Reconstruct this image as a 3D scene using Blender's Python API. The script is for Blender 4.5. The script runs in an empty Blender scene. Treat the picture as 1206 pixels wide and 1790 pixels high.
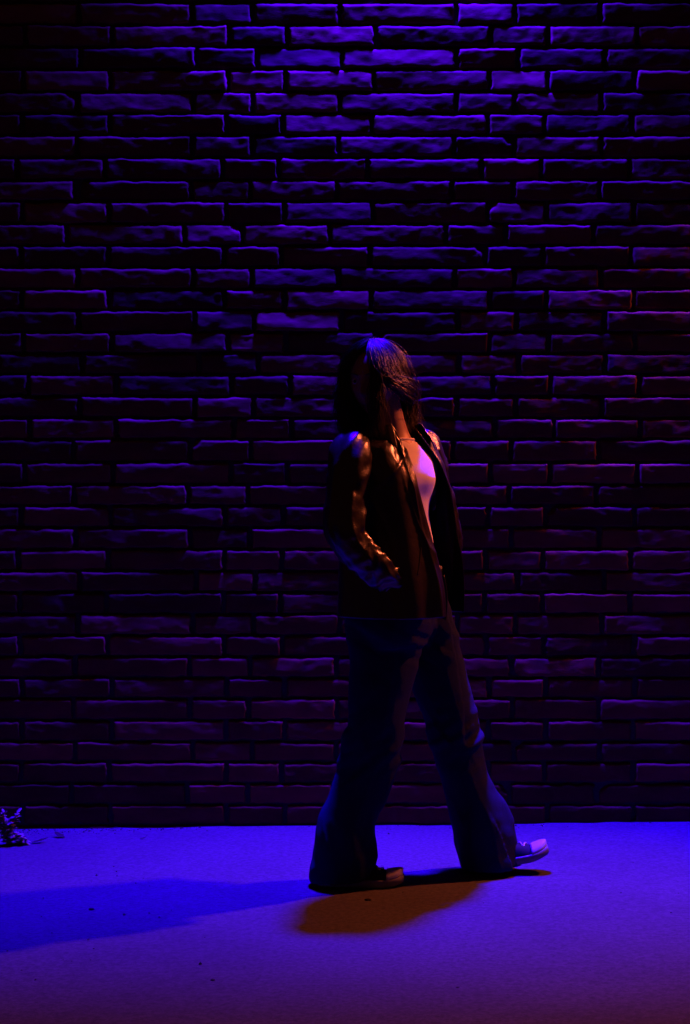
import bpy, math, random
import numpy as np

# ------------------------------------------------------------------ camera
S = bpy.context.scene
COL = S.collection
CAM_D, CAM_H, FPX = 6.0, 1.2, 3000.0        # distance to wall, eye height, focal length in photo pixels
PW, PH, HORIZON = 1206.0, 1790.0, 840.0

cam_d = bpy.data.cameras.new('camera')
cam = bpy.data.objects.new('camera', cam_d)
COL.objects.link(cam)
cam.location = (0, -CAM_D, CAM_H)
cam.rotation_euler = (math.pi / 2, 0, 0)
cam_d.sensor_fit = 'VERTICAL'
cam_d.sensor_height = 36.0
cam_d.lens = 36.0 * FPX / PH
cam_d.shift_y = -(PH / 2 - HORIZON) / PH
cam_d.clip_end = 200
S.camera = cam

# ------------------------------------------------------------------ night sky
w = bpy.data.worlds.new('World')
S.world = w
w.use_nodes = True
nt = w.node_tree
nt.nodes.clear()
out = nt.nodes.new('ShaderNodeOutputWorld')
bg = nt.nodes.new('ShaderNodeBackground')
sky = nt.nodes.new('ShaderNodeTexSky')
sky.sky_type = 'NISHITA'
sky.sun_disc = False
sky.sun_elevation = math.radians(-6)
sky.sun_rotation = math.radians(200)
bg.inputs['Strength'].default_value = 0.05
glow = nt.nodes.new('ShaderNodeMix')          # town glow on the night sky
glow.data_type = 'RGBA'
glow.blend_type = 'ADD'
glow.inputs[0].default_value = 1.0
glow.inputs[7].default_value = (0.34, 0.075, 0.06, 1)
nt.links.new(sky.outputs[0], glow.inputs[6])
nt.links.new(glow.outputs[2], bg.inputs['Color'])
nt.links.new(bg.outputs[0], out.inputs['Surface'])

# ------------------------------------------------------------------ the two coloured lamps above the wall
def spot(name, loc, target, color, watts, half_angle, blend, size):
    L = bpy.data.lights.new(name, 'SPOT')
    L.color = color
    L.energy = watts
    L.spot_size = math.radians(2 * half_angle)
    L.spot_blend = blend
    L.shadow_soft_size = size
    o = bpy.data.objects.new(name, L)
    COL.objects.link(o)
    o.location = loc
    d = np.array(target, float) - np.array(loc, float)
    from mathutils import Vector
    o.rotation_euler = Vector(d).to_track_quat('-Z', 'Y').to_euler()
    return o

blue = spot('blue_wall_lamp', (0.19, -0.085, 4.00), (0.16, -0.30, 0.0), (0.020, 0.0, 1.0), 8000, 47, 1.0, 0.10)
blue.rotation_euler = (math.radians(-2.0), 0, 0)
blue.scale = (1.0, 0.51, 1.0)               # wall washer: wide beam along the wall, narrow away from it
amber = spot('amber_wall_lamp', (1.93, -0.07, 2.68), (-0.3, -1.75, 0.0), (1.0, 0.15, 0.05), 340, 35, 1.0, 0.05)

S.view_settings.view_transform = 'Standard'
S.view_settings.look = 'None'
S.view_settings.exposure = 0
S.view_settings.gamma = 1
S.render.engine = 'CYCLES'
S.cycles.use_denoising = True
S.cycles.max_bounces = 6
S.cycles.sample_clamp_indirect = 3.0

# ------------------------------------------------------------------ helpers
rng = np.random.default_rng(7)
random.seed(7)

def W(px, py, y):
    """world point seen at photo pixel (px, py) standing y metres from the wall plane"""
    d = CAM_D + y
    return np.array([(px - PW / 2) / FPX * d, y, CAM_H - (py - HORIZON) / FPX * d])

def gz(x):
    return 0.0105 * x - 0.002

_P = np.random.default_rng(3).permutation(256)
_P = np.concatenate([_P, _P, _P])
_V = np.random.default_rng(4).random(256 * 3) * 2 - 1

def vn(x, y, z):
    """smooth 3-D value noise in -1..1, vectorised"""
    x, y, z = np.broadcast_arrays(np.asarray(x, float), np.asarray(y, float), np.asarray(z, float))
    xi, yi, zi = np.floor(x).astype(int), np.floor(y).astype(int), np.floor(z).astype(int)
    fx, fy, fz = x - xi, y - yi, z - zi
    fx, fy, fz = [t * t * t * (t * (t * 6 - 15) + 10) for t in (fx, fy, fz)]
    def h(a, b, c):
        return _V[_P[_P[_P[a & 255] + (b & 255)] + (c & 255)]]
    r = 0
    for dx in (0, 1):
        for dy in (0, 1):
            for dz in (0, 1):
                wgt = (fx if dx else 1 - fx) * (fy if dy else 1 - fy) * (fz if dz else 1 - fz)
                r = r + wgt * h(xi + dx, yi + dy, zi + dz)
    return r

def fbm(x, y, z, octaves=4, gain=0.5):
    r, a = 0, 1.0
    for k in range(octaves):
        r = r + a * vn(np.asarray(x) * 2 ** k + 17 * k, np.asarray(y) * 2 ** k + 5 * k, np.asarray(z) * 2 ** k + 31 * k)
        a *= gain
    return r

def mesh_from(name, V, F, smooth=True):
    me = bpy.data.meshes.new(name)
    V = np.asarray(V, np.float32)
    me.vertices.add(len(V))
    me.vertices.foreach_set('co', V.ravel())
    if isinstance(F, np.ndarray):
        n, k = F.shape
        me.loops.add(n * k)
        me.loops.foreach_set('vertex_index', F.astype(np.int32).ravel())
        me.polygons.add(n)
        me.polygons.foreach_set('loop_start', np.arange(0, n * k, k, dtype=np.int32))
    else:
        tot = [len(f) for f in F]
        me.loops.add(sum(tot))
        me.loops.foreach_set('vertex_index', np.array([i for f in F for i in f], np.int32))
        me.polygons.add(len(F))
        me.polygons.foreach_set('loop_start', np.concatenate([[0], np.cumsum(tot)[:-1]]).astype(np.int32))
    me.update(calc_edges=True)
    me.validate()
    if smooth:
        me.polygons.foreach_set('use_smooth', np.ones(len(me.polygons), bool))
    return me

def link(name, me, mat=None, parent=None):
    o = bpy.data.objects.new(name, me)
    COL.objects.link(o)
    if mat is not None and me is not None:
        me.materials.clear()
        me.materials.append(mat)
    if parent is not None:
        o.parent = parent
    return o

def empty(name, loc, label, cat, group=None):
    o = bpy.data.objects.new(name, None)
    COL.objects.link(o)
    o.location = loc
    tag(o, label, cat, group)
    return o

def tag(o, label, cat, group=None):
    o['label'] = label
    o['category'] = cat
    if group:
        o['group'] = group
    return o

def grid_faces(nr, nc, wrap=False, off=0):
    i = np.arange(nr - 1)[:, None]
    j = np.arange(nc if wrap else nc - 1)[None, :]
    j2 = (j + 1) % nc
    F = np.stack([i * nc + j, i * nc + j2, (i + 1) * nc + j2, (i + 1) * nc + j], -1).reshape(-1, 4)
    return F + off

def crom(P, n, closed=False):
    """Catmull-Rom resample of a list of points (any dimension) to n points"""
    P = np.asarray(P, float)
    m = len(P)
    if closed:
        t = np.arange(n) / n * m
        idx = lambda k: k % m
    else:
        t = np.linspace(0, m - 1, n)
        idx = lambda k: np.clip(k, 0, m - 1)
    i = np.floor(t).astype(int)
    if not closed:
        i = np.minimum(i, m - 2)
    f = (t - i).reshape((-1,) + (1,) * (P.ndim - 1))
    p0, p1, p2, p3 = P[idx(i - 1)], P[idx(i)], P[idx(i + 1)], P[idx(i + 2)]
    return 0.5 * (2 * p1 + (p2 - p0) * f + (2 * p0 - 5 * p1 + 4 * p2 - p3) * f ** 2 + (3 * p1 - p0 - 3 * p2 + p3) * f ** 3)

def loft(rings, cap=True):
    """closed rings (R,N,3) -> verts, faces with end caps"""
    R, N, _ = rings.shape
    V = rings.reshape(-1, 3)
    F = grid_faces(R, N, True)
    if cap:
        c0, c1 = rings[0].mean(0), rings[-1].mean(0)
        V = np.vstack([V, c0, c1])
        j = np.arange(N)
        a = np.stack([np.full(N, R * N), (j + 1) % N, j, j], -1)
        b = np.stack([np.full(N, R * N + 1), (R - 1) * N + j, (R - 1) * N + (j + 1) % N, (R - 1) * N + (j + 1) % N], -1)
        F = [tuple(f) for f in F] + [tuple(f[:3]) for f in a] + [tuple(f[:3]) for f in b]
    return V, F

def tube(path, radii, n=12, flat=1.0, up=(0, 0, 1), cap=True, steps=None):
    """tapered tube along a path; flat scales the second cross axis"""
    path = np.asarray(path, float)
    radii = np.asarray(radii, float)
    if steps:
        path = crom(path, steps)
        radii = crom(radii[:, None], steps)[:, 0]
    T = np.gradient(path, axis=0)
    T /= np.linalg.norm(T, axis=1)[:, None] + 1e-9
    u = np.array(up, float)
    if abs(T.mean(0) @ u) > 0.9 * np.linalg.norm(T.mean(0)):
        u = np.array([0, 1.0, 0])
    A = np.cross(T, u)
    A /= np.linalg.norm(A, axis=1)[:, None] + 1e-9
    B = np.cross(A, T)
    a = np.linspace(0, 2 * np.pi, n, endpoint=False)
    rings = path[:, None] + radii[:, None, None] * (np.cos(a)[None, :, None] * A[:, None] + flat * np.sin(a)[None, :, None] * B[:, None])
    return loft(rings, cap)

def merge(parts):
    V, F, o = [], [], 0
    for v, f in parts:
        V.append(np.asarray(v))
        F += [tuple(int(i) + o for i in q) for q in f]
        o += len(v)
    return np.vstack(V), F

def voxel_union(parts, voxel, smooth_iter=4, lam=0.5):
    """join closed shells into ONE continuous surface"""
    V, F = merge(parts)
    me = mesh_from('tmp', V, F)
    o = bpy.data.objects.new('tmp', me)
    COL.objects.link(o)
    m = o.modifiers.new('r', 'REMESH')
    m.mode = 'VOXEL'
    m.voxel_size = voxel
    dg = bpy.context.evaluated_depsgraph_get()
    dg.update()
    me2 = bpy.data.meshes.new_from_object(o.evaluated_get(dg))
    bpy.data.objects.remove(o)
    bpy.data.meshes.remove(me)
    n = len(me2.vertices)
    co = np.empty(n * 3, np.float32)
    me2.vertices.foreach_get('co', co)
    co = co.reshape(-1, 3).astype(float)
    e = np.empty(len(me2.edges) * 2, np.int32)
    me2.edges.foreach_get('vertices', e)
    e = e.reshape(-1, 2)
    co = lap(co, e, smooth_iter, lam)
    me2.vertices.foreach_set('co', co.astype(np.float32).ravel())
    me2.polygons.foreach_set('use_smooth', np.ones(len(me2.polygons), bool))
    me2.update()
    return me2, co, e

def lap(co, e, it, lam=0.5):
    deg = np.bincount(e.ravel(), minlength=len(co)).astype(float)[:, None] + 1e-9
    for _ in range(it):
        s = np.zeros_like(co)
        for k in range(3):
            s[:, k] = np.bincount(e[:, 0], co[e[:, 1], k], len(co)) + np.bincount(e[:, 1], co[e[:, 0], k], len(co))
        co = co + lam * (s / deg - co)
    return co

def vnormals(me):
    n = np.empty(len(me.vertices) * 3, np.float32)
    me.vertex_normals.foreach_get('vector', n)
    return n.reshape(-1, 3).astype(float)

def setco(me, co):
    me.vertices.foreach_set('co', np.asarray(co, np.float32).ravel())
    me.update()

# ------------------------------------------------------------------ materials
def new_mat(name):
    m = bpy.data.materials.new(name)
    m.use_nodes = True
    n = m.node_tree
    return m, n, n.nodes['Principled BSDF']

def ramp(n, src, stops):
    r = n.nodes.new('ShaderNodeValToRGB')
    el = r.color_ramp.elements
    while len(el) < len(stops):
        el.new(0.5)
    for e_, (p, c) in zip(el, stops):
        e_.position = p
        e_.color = (*c, 1) if len(c) == 3 else c
    n.links.new(src, r.inputs[0])
    return r.outputs[0]

def noise(n, scale, detail=6, rough=0.6, vec=None, dist=0.0):
    t = n.nodes.new('ShaderNodeTexNoise')
    t.inputs['Scale'].default_value = scale
    t.inputs['Detail'].default_value = detail
    t.inputs['Roughness'].default_value = rough
    t.inputs['Distortion'].default_value = dist
    if vec is not None:
        n.links.new(vec, t.inputs['Vector'])
    return t.outputs[0]

def position(n, scale=(1, 1, 1)):
    g = n.nodes.new('ShaderNodeNewGeometry')
    m = n.nodes.new('ShaderNodeMapping')
    m.inputs['Scale'].default_value = scale
    n.links.new(g.outputs['Position'], m.inputs['Vector'])
    return m.outputs[0]

def objcoord(n, scale=(1, 1, 1)):
    g = n.nodes.new('ShaderNodeTexCoord')
    m = n.nodes.new('ShaderNodeMapping')
    m.inputs['Scale'].default_value = scale
    n.links.new(g.outputs['Object'], m.inputs['Vector'])
    return m.outputs[0]

def bump(n, bsdf, height, dist, strength=1.0, prev=None):
    b = n.nodes.new('ShaderNodeBump')
    b.inputs['Distance'].default_value = dist
    b.inputs['Strength'].default_value = strength
    n.links.new(height, b.inputs['Height'])
    if prev is not None:
        n.links.new(prev, b.inputs['Normal'])
    n.links.new(b.outputs[0], bsdf.inputs['Normal'])
    return b.outputs[0]

def mix(n, fac, a, b, mode='MIX'):
    m = n.nodes.new('ShaderNodeMix')
    m.data_type = 'RGBA'
    m.blend_type = mode
    for sock, val in ((m.inputs[0], fac), (m.inputs[6], a), (m.inputs[7], b)):
        if isinstance(val, (int, float)):
            sock.default_value = val
        elif isinstance(val, tuple):
            sock.default_value = (*val, 1)
        else:
            n.links.new(val, sock)
    return m.outputs[2]

def brick_material():
    m, n, b = new_mat('tumbled_brick')
    p = position(n)
    ps = position(n, (0.45, 1, 1))
    info = n.nodes.new('ShaderNodeObjectInfo')
    tone = ramp(n, info.outputs['Random'], [(0, (0.09, 0.030, 0.012)), (0.5, (0.165, 0.056, 0.020)), (1, (0.25, 0.10, 0.032))])
    blot = ramp(n, noise(n, 16, 6, 0.65, ps), [(0.3, (0.62, 0.6, 0.6)), (0.7, (1.1, 1.1, 1.1))])
    col = mix(n, 1.0, tone, blot, 'MULTIPLY')
    lime = ramp(n, noise(n, 9, 8, 0.7, p, 0.6), [(0.58, (0, 0, 0)), (0.75, (0.45, 0.45, 0.45))])
    col = mix(n, lime, col, (0.20, 0.12, 0.05))
    n.links.new(col, b.inputs['Base Color'])
    b.inputs['Roughness'].default_value = 0.9
    b.inputs['Specular IOR Level'].default_value = 0.2
    b1 = bump(n, b, noise(n, 60, 5, 0.65, ps), 0.0016, 0.7)
    bump(n, b, noise(n, 330, 3, 0.6, p), 0.0006, 0.8, b1)
    return m

def mortar_material():
    m, n, b = new_mat('mortar')
    p = position(n)
    n.links.new(ramp(n, noise(n, 30, 5, 0.6, p), [(0.3, (0.035, 0.03, 0.026)), (0.8, (0.075, 0.062, 0.055))]), b.inputs['Base Color'])
    b.inputs['Roughness'].default_value = 0.95
    bump(n, b, noise(n, 120, 5, 0.7, p), 0.003, 0.8)
    return m

def concrete_material():
    m, n, b = new_mat('concrete')
    p = position(n)
    big = ramp(n, noise(n, 1.3, 5, 0.6, p, 0.4), [(0.3, (0.070, 0.067, 0.066)), (0.72, (0.098, 0.095, 0.092))])
    fine = ramp(n, noise(n, 70, 6, 0.75, p), [(0.32, (0.55, 0.55, 0.55)), (0.62, (1.12, 1.12, 1.12))])
    col = mix(n, 1.0, big, fine, 'MULTIPLY')
    spots = ramp(n, noise(n, 17, 3, 0.5, p), [(0.70, (0, 0, 0)), (0.78, (0.5, 0.5, 0.5))])
    col = mix(n, spots, col, (0.045, 0.042, 0.042))
    n.links.new(col, b.inputs['Base Color'])
    b.inputs['Roughness'].default_value = 0.85
    b.inputs['Specular IOR Level'].default_value = 0.15
    b1 = bump(n, b, noise(n, 9, 5, 0.6, p), 0.004, 0.5)
    bump(n, b, noise(n, 210, 4, 0.7, p), 0.0012, 0.7, b1)
    return m

def simple(name, col, rough, spec=0.5, bumps=(), var=0.0, sheen=0.0):
    m, n, b = new_mat(name)
    b.inputs['Roughness'].default_value = rough
    b.inputs['Specular IOR Level'].default_value = spec
    b.inputs['Sheen Weight'].default_value = sheen
    p = objcoord(n)
    c = ramp(n, noise(n, 25, 5, 0.6, p), [(0.3, tuple(x * (1 - var) for x in col)), (0.7, tuple(min(1, x * (1 + var)) for x in col))])
    n.links.new(c, b.inputs['Base Color'])
    prev = None
    for scale, dist, strength in bumps:
        prev = bump(n, b, noise(n, scale, 4, 0.6, p), dist, strength, prev)
    return m

def denim_material():
    m, n, b = new_mat('denim')
    p = objcoord(n)
    wv = n.nodes.new('ShaderNodeTexWave')
    wv.wave_type = 'BANDS'
    wv.bands_direction = 'DIAGONAL'
    wv.inputs['Scale'].default_value = 330
    wv.inputs['Distortion'].default_value = 1.5
    n.links.new(p, wv.inputs['Vector'])
    fade = ramp(n, noise(n, 5, 4, 0.6, p), [(0.3, (0.004, 0.006, 0.026)), (0.7, (0.008, 0.012, 0.050))])
    col = mix(n, 0.35, fade, ramp(n, wv.outputs[1], [(0, (0.003, 0.005, 0.020)), (1, (0.014, 0.02, 0.070))]))
    n.links.new(col, b.inputs['Base Color'])
    b.inputs['Roughness'].default_value = 0.9
    b.inputs['Specular IOR Level'].default_value = 0.15
    b.inputs['Sheen Weight'].default_value = 0.0
    b1 = bump(n, b, noise(n, 40, 4, 0.6, p), 0.002, 0.5)
    bump(n, b, wv.outputs[1], 0.0004, 0.6, b1)
    return m

M = {
    'brick': brick_material(), 'mortar': mortar_material(), 'concrete': concrete_material(), 'denim': denim_material(),
    'leather': simple('brown_black_leather', (0.013, 0.006, 0.005), 0.31, 0.95, [(26, 0.005, 0.45), (75, 0.0016, 0.4), (420, 0.0003, 0.5)], 0.25),
    'cotton': simple('white_cotton', (0.78, 0.76, 0.74), 0.9, 0.2, [(160, 0.0006, 0.6)], 0.03),
    'skin': simple('skin', (0.33, 0.19, 0.12), 0.5, 0.4, [(260, 0.0003, 0.4)], 0.08),
    'hair': simple('dark_brown_hair', (0.030, 0.016, 0.009), 0.44, 0.55, [], 0.4),
    'canvas': simple('black_canvas', (0.014, 0.014, 0.02), 0.85, 0.2, [(300, 0.0005, 0.7)], 0.2),
    'rubber': simple('white_rubber', (0.46, 0.44, 0.42), 0.55, 0.4, [(90, 0.0006, 0.3)], 0.08),
    'sole': simple('shaded_white_rubber', (0.20, 0.19, 0.18), 0.7, 0.3, [(90, 0.0008, 0.4)], 0.2),  # white rubber of the soles, its colour darkened to stand for shade
    'cord': simple('pale_lace', (0.6, 0.58, 0.55), 0.9, 0.2, [], 0.1),
    'belt': simple('black_belt', (0.012, 0.011, 0.01), 0.4, 0.5, [(150, 0.0006, 0.5)], 0.2),
    'steel': simple('dull_steel', (0.35, 0.34, 0.33), 0.35, 0.6, [], 0.1),
    'eye': simple('eye_white', (0.5, 0.48, 0.46), 0.2, 0.5, [], 0.05),
    'iris': simple('dark_iris', (0.03, 0.018, 0.01), 0.2, 0.5, [], 0.05),
    'weed': simple('weed_leaf', (0.17, 0.14, 0.10), 0.7, 0.3, [(80, 0.001, 0.5)], 0.3),
    'dryleaf': simple('dry_leaf', (0.022, 0.014, 0.010), 0.8, 0.3, [(80, 0.001, 0.6)], 0.3),
    'stone': simple('small_stone', (0.026, 0.023, 0.022), 0.9, 0.2, [(120, 0.001, 0.6)], 0.3),
}
M['steel'].node_tree.nodes['Principled BSDF'].inputs['Metallic'].default_value = 1.0

# ------------------------------------------------------------------ ground
def make_ground():
    xs = np.concatenate([np.linspace(-30, -2.4, 24), np.linspace(-2.3, 2.3, 150), np.linspace(2.4, 30, 24)])
    ys = np.concatenate([np.linspace(-30, -3, 22), np.linspace(-2.9, 0.12, 110)])
    X, Y = np.meshgrid(xs, ys)
    near = np.exp(-(np.abs(Y) / 4) ** 4) * np.exp(-(np.abs(X) / 4) ** 4)
    Z = gz(np.clip(X, -3, 3)) + near * 0.0022 * fbm(X * 2.2, Y * 2.2, 0 * X, 4)
    # rough broken edge where the paving meets the wall
    edge = np.clip((Y + 0.05) / 0.05, 0, 1)
    Z = Z + edge * (0.004 * vn(X * 14, Y * 14, 3) - 0.003)
    V = np.stack([X, Y, Z], -1).reshape(-1, 3)
    o = link('pavement', mesh_from('pavement', V, grid_faces(len(ys), len(xs))), M['concrete'])
    o['kind'] = 'structure'
    o['label'] = 'plain concrete pavement lit violet in front of the brick wall'
    return o
make_ground()

# ------------------------------------------------------------------ brick wall
ROW_TOP = [8, 47, 86, 125, 164, 202, 240, 279, 318, 355, 394, 432, 470, 508, 545, 583, 620, 657, 695, 733, 770, 810, 849,
           886, 924, 962, 1000, 1037, 1075, 1112, 1149, 1186, 1222, 1260, 1297, 1333, 1370, 1407, 1443]
ROW_DX = [0, 4, 5, 1, 0, -2, -1, -9, -3, -1, -16, -5, 0, -2, 4, 2, 8, 9, 2, 12, -5, 5, -8, -2, -5, -6, 4, -8, 1, -4, -5, 0,
          -5, -1, -2, -3, -10, 0, 2]
# how much of each brick's rough face leans back towards the sky (0 = overhanging, 9 = leaning well back)
LEAN = ['32743723', '123464462', '43298265', '254473862', '48466654', '231275542', '32536242', '234123224', '51541231',
        '264364553', '26765432', '223225314', '23476362', '326657462', '32695552', '338553742', '43546546', '235257343',
        '23653342', '122265223', '23322333', '222332222', '24632334', '336532332', '45523445', '225442644', '34673445',
        '253263222', '46645546', '334464465', '53365574', '356366454', '34354343', '245363332', '23653334', '311444331',
        '11123323', '221233232', '22222222']
JA = [-15, 136, 338, 445, 598, 798, 900, 1053]
JB = [-60, 41, 194, 396, 500, 653, 853, 954, 1107]
PERIOD = 457.0
KEY_CHIPS = {(4, 0): (1, 1), (6, 5): (1, 1), (9, 6): (-1, 1), (4, 6): (-1, -1), (8, 1): (-1, 0), (30, 6): (-1, -1), (11, 5): (1, 1)}

def brick_mesh_data(L, H, lean, seed, nx, nz, grazing, chip=None):
    """rough tumbled brick, face towards -y; origin at the centre of its face plane"""
    r = np.random.default_rng(seed)
    def axis(n, size):
        t = np.linspace(-1, 1, n)
        t = np.sign(t) * (1 - (1 - np.abs(t)) ** 1.35)      # finer towards the arrises
        return t * size / 2
    U, Vv = np.meshgrid(axis(nx, L), axis(nz, H))
    sx, sy_, sz = r.random(3) * 200
    un, vn_ = U / (L / 2), Vv / (H / 2)
    # ragged outline
    top = np.clip(vn_, 0, 1) ** 3
    bot = np.clip(-vn_, 0, 1) ** 3
    rgt = np.clip(un, 0, 1) ** 14
    lft = np.clip(-un, 0, 1) ** 14
    rag = lambda a, s, amp: amp * np.clip(fbm(a * s + sx, sy_, 0.5 + sz, 4, 0.6) * 0.9 + 0.25, -0.3, 1.6)
    X = U - rgt * rag(Vv, 55, 0.0040) + lft * rag(Vv + 3.3, 55, 0.0040)
    Z = Vv - top * rag(U, 30, 0.0034) + bot * rag(U + 5.1, 30, 0.0034)
    # distance to the nearest arris -> rounded edges
    dx = L / 2 - np.abs(U)
    dz = H / 2 - np.abs(Vv)
    rad = 0.0045 + 0.004 * r.random() + 0.003 * vn(U * 25 + sx, Vv * 25, 8.1 + sz)
    rad = np.clip(rad, 0.002, None)
    def rnd(d):
        q = np.clip(1 - d / rad, 0, 1)
        return rad * (1 - np.sqrt(1 - q * q * 0.985))
    drop = np.maximum(rnd(dx), rnd(dz)) + 0.25 * np.minimum(rnd(dx), rnd(dz))
    # overall lean of the face and its belly
    a = math.radians((lean - 6.1) * 1.45 * grazing + r.normal() * 0.8)
    k = math.radians(3.2 + 2.2 * r.random()) * grazing
    yaw = math.radians(r.normal() * 0.8)
    belly = k * (Vv ** 2) / H
    face = Vv * math.tan(a) + belly + U * math.tan(yaw)
    n1 = fbm(U * 6 + sx, Vv * 13 + sy_, sz + 0 * U, 3, 0.55) * 0.0017
    n2 = fbm(U * 24 + sy_, Vv * 46 + sz, sx + 0 * U, 4, 0.62) * 0.0010
    n3 = -np.clip(vn(U * 16 + sz, Vv * 30 + sx, sy_) - 0.35, 0, 1) * 0.0021          # spalls
    Y = -0.0 + face + drop - n1 - n2 - n3
    if chip:
        cu, cv = chip
        px_, pz_ = cu * L / 2, cv * H / 2
        d = np.hypot((U - px_) * (0.85 if cv else 0.6), (Vv - pz_) if cv else 0 * Vv) + 0.006 * vn(U * 60, Vv * 60, sz)
        cut = np.clip(1 - d / 0.028, 0, 1)
        Y = Y + 0.020 * cut ** 0.7 - 0.004 * cut * vn(U * 70 + sx, Vv * 70, sz)
        X = X - cu * 0.009 * cut
        Z = Z - cv * 0.005 * cut
    depth = 0.045
    front = np.stack([X, Y, Z], -1)
    V = front.reshape(-1, 3)
    F = grid_faces(nz, nx)[:, ::1]
    ring = np.concatenate([np.arange(nx), np.arange(1, nz) * nx + nx - 1, (nz - 1) * nx + np.arange(nx - 2, -1, -1),
                           np.arange(nz - 2, 0, -1) * nx])
    back = V[ring].copy()
    back[:, 1] = depth
    n = len(ring)
    j = np.arange(n)
    b0 = len(V)
    Fs = np.stack([ring[j], b0 + j, b0 + (j + 1) % n, ring[(j + 1) % n]], -1)
    return np.vstack([V, back]), np.vstack([F, Fs])

def make_wall():
    wall = empty('brick_wall', (0, 0, 0), 'tall dark wall of thin rough bricks behind the walking person', 'wall')
    XL, XR, ZT = -3.2, 3.2, 4.1
    s = FPX / CAM_D
    specs = []
    rows = list(range(len(ROW_TOP))) + list(range(-1, -int((ZT - 2.9) / 0.077) - 2, -1))
    for r_ in rows:
        rr = np.random.default_rng(900 + r_)
        if r_ >= 0:
            top = ROW_TOP[r_]
            nxt = ROW_TOP[r_ + 1] if r_ + 1 < len(ROW_TOP) else top + 37
            dxr = ROW_DX[r_]
        else:
            top = 8 + r_ * 38.6
            nxt = top + 38.6
            dxr = rr.normal() * 4
        J = JA if r_ % 2 == 0 else JB
        base = list(J)
        lo = (XL * s + PW / 2)
        hi = (XR * s + PW / 2)
        joints = []
        for k in range(-5, 7):
            core = base[:3] if k < 0 else base[:3]
            joints += [(q + k * PERIOD, i + 3 * k) for i, q in enumerate(base[:3])]
        joints.sort()
        for (a, ia), (b, ib) in zip(joints[:-1], joints[1:]):
            ja, jb = np.random.default_rng(5000 + r_ * 97 + ia).normal() * 1.3, np.random.default_rng(5000 + r_ * 97 + ib).normal() * 1.3
            x0, x1 = a + dxr + ja + 3.3, b + dxr + jb - 3.3
            if x0 < lo or x1 > hi:
                continue
            lean = LEAN[r_][ia] if (r_ >= 0 and 0 <= ia < len(LEAN[r_])) else str(rr.integers(1, 7))
            inframe = r_ >= 0 and r_ < 38 and x1 > 3 and x0 < PW - 3
            vis = 0.0
            if inframe:
                y0, y1 = top, min(nxt - 5, 1438)
                vis = (min(x1, PW) - max(x0, 0)) * max(0, y1 - y0)
                for yy0, yy1, q0, q1 in ((620, 745, 605, 725), (745, 860, 580, 770), (860, 990, 572, 795), (990, 1075, 602, 800), (1075, 1260, 610, 800)):
                    if y0 > yy0 - 10 and y1 < yy1 + 10:
                        vis -= max(0, min(x1, q1) - max(x0, q0)) * (y1 - y0)
            specs.append((vis, r_, ia, x0, x1, top, nxt, int(lean), inframe))
    order = sorted(range(len(specs)), key=lambda i: -specs[i][0])
    single = set(order[:300])
    restV, restF, off = [], [], 0
    for i, (vis, r_, ia, x0, x1, top, nxt, lean, inframe) in enumerate(specs):
        rr = np.random.default_rng(10000 + i)
        L = (x1 - x0) / s
        hpx = (nxt - top) - 3.6
        H = hpx / s
        cx = ((x0 + x1) / 2 - PW / 2) / s
        cz = CAM_H - ((top + hpx / 2) - HORIZON) / s
        grazing = 1.0
        if inframe:
            nx, nz = max(12, int(L / 0.0062)), 13
        else:
            nx, nz = max(6, int(L / 0.03)), 6
        V, F = brick_mesh_data(L, H, lean, 300 + i, nx, nz, grazing, KEY_CHIPS.get((r_, ia)) or
                               ((rr.choice([-1, 1]), rr.choice([-1, 1])) if rr.random() < 0.03 else None))
        y = -0.016 + rr.normal() * 0.0010
        if i in single:
            me = mesh_from('brick', V, F)
            o = link('brick', me, M['brick'], wall)
            o.location = (cx, y, cz)
            o.rotation_euler = (0, rr.normal() * 0.004, 0)
        else:
            restV.append(V + np.array([cx, y, cz]))
            restF.append(F + off)
            off += len(V)
    o = link('brick_remainder', mesh_from('bricks', np.vstack(restV), np.vstack(restF)), M['brick'], wall)
    o['kind'] = 'stuff'
    # mortar bed: one slab behind the bricks, slightly uneven
    xs, zs = np.linspace(XL, XR, 320), np.linspace(-0.15, ZT, 230)
    X, Z = np.meshgrid(xs, zs)
    Y = 0.001 + 0.0025 * fbm(X * 9, Z * 9, 0 * X, 3)
    V = np.stack([X, Y, Z], -1).reshape(-1, 3)
    F = grid_faces(len(zs), len(xs))
    n0 = len(V)
    V = np.vstack([V, [[XL, 0.3, -0.15], [XR, 0.3, -0.15], [XR, 0.3, ZT], [XL, 0.3, ZT]]])
    F = np.vstack([F, [[n0 + 1, n0, n0 + 3, n0 + 2]]])
    nxn = len(xs)
    F = np.vstack([F, [[n0 + 3, n0 + 2, n0 - 1, n0 - nxn]], [[n0, n0 + 3, n0 - nxn, 0]], [[n0 + 2, n0 + 1, nxn - 1, n0 - 1]]])
    link('mortar', mesh_from('mortar', V, F), M['mortar'], wall)
make_wall()
# ------------------------------------------------------------------ the walking person
Y0 = -0.82                       # depth of the body's axis
PS = FPX / (CAM_D + Y0)          # photo pixels per metre there
def frame(psi):
    F = np.array([math.cos(psi), -math.sin(psi), 0])
    R = np.array([-math.sin(psi), -math.cos(psi), 0])
    return F, R

def zpy(py, y=Y0):
    return CAM_H - (py - HORIZON) / FPX * (CAM_D + y)

def xpx(px, y=Y0):
    return (px - PW / 2) / FPX * (CAM_D + y)

def torso_ring(px, py, fs, psi_deg, n, closed):
    F, R = frame(math.radians(psi_deg))
    c = np.array([xpx(px), Y0, zpy(py)])
    fs = np.asarray(fs, float)
    pts = c + fs[:, :1] * F + fs[:, 1:2] * R
    if fs.shape[1] > 2:
        pts[:, 2] += fs[:, 2]
    return crom(pts, n, closed)

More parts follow.
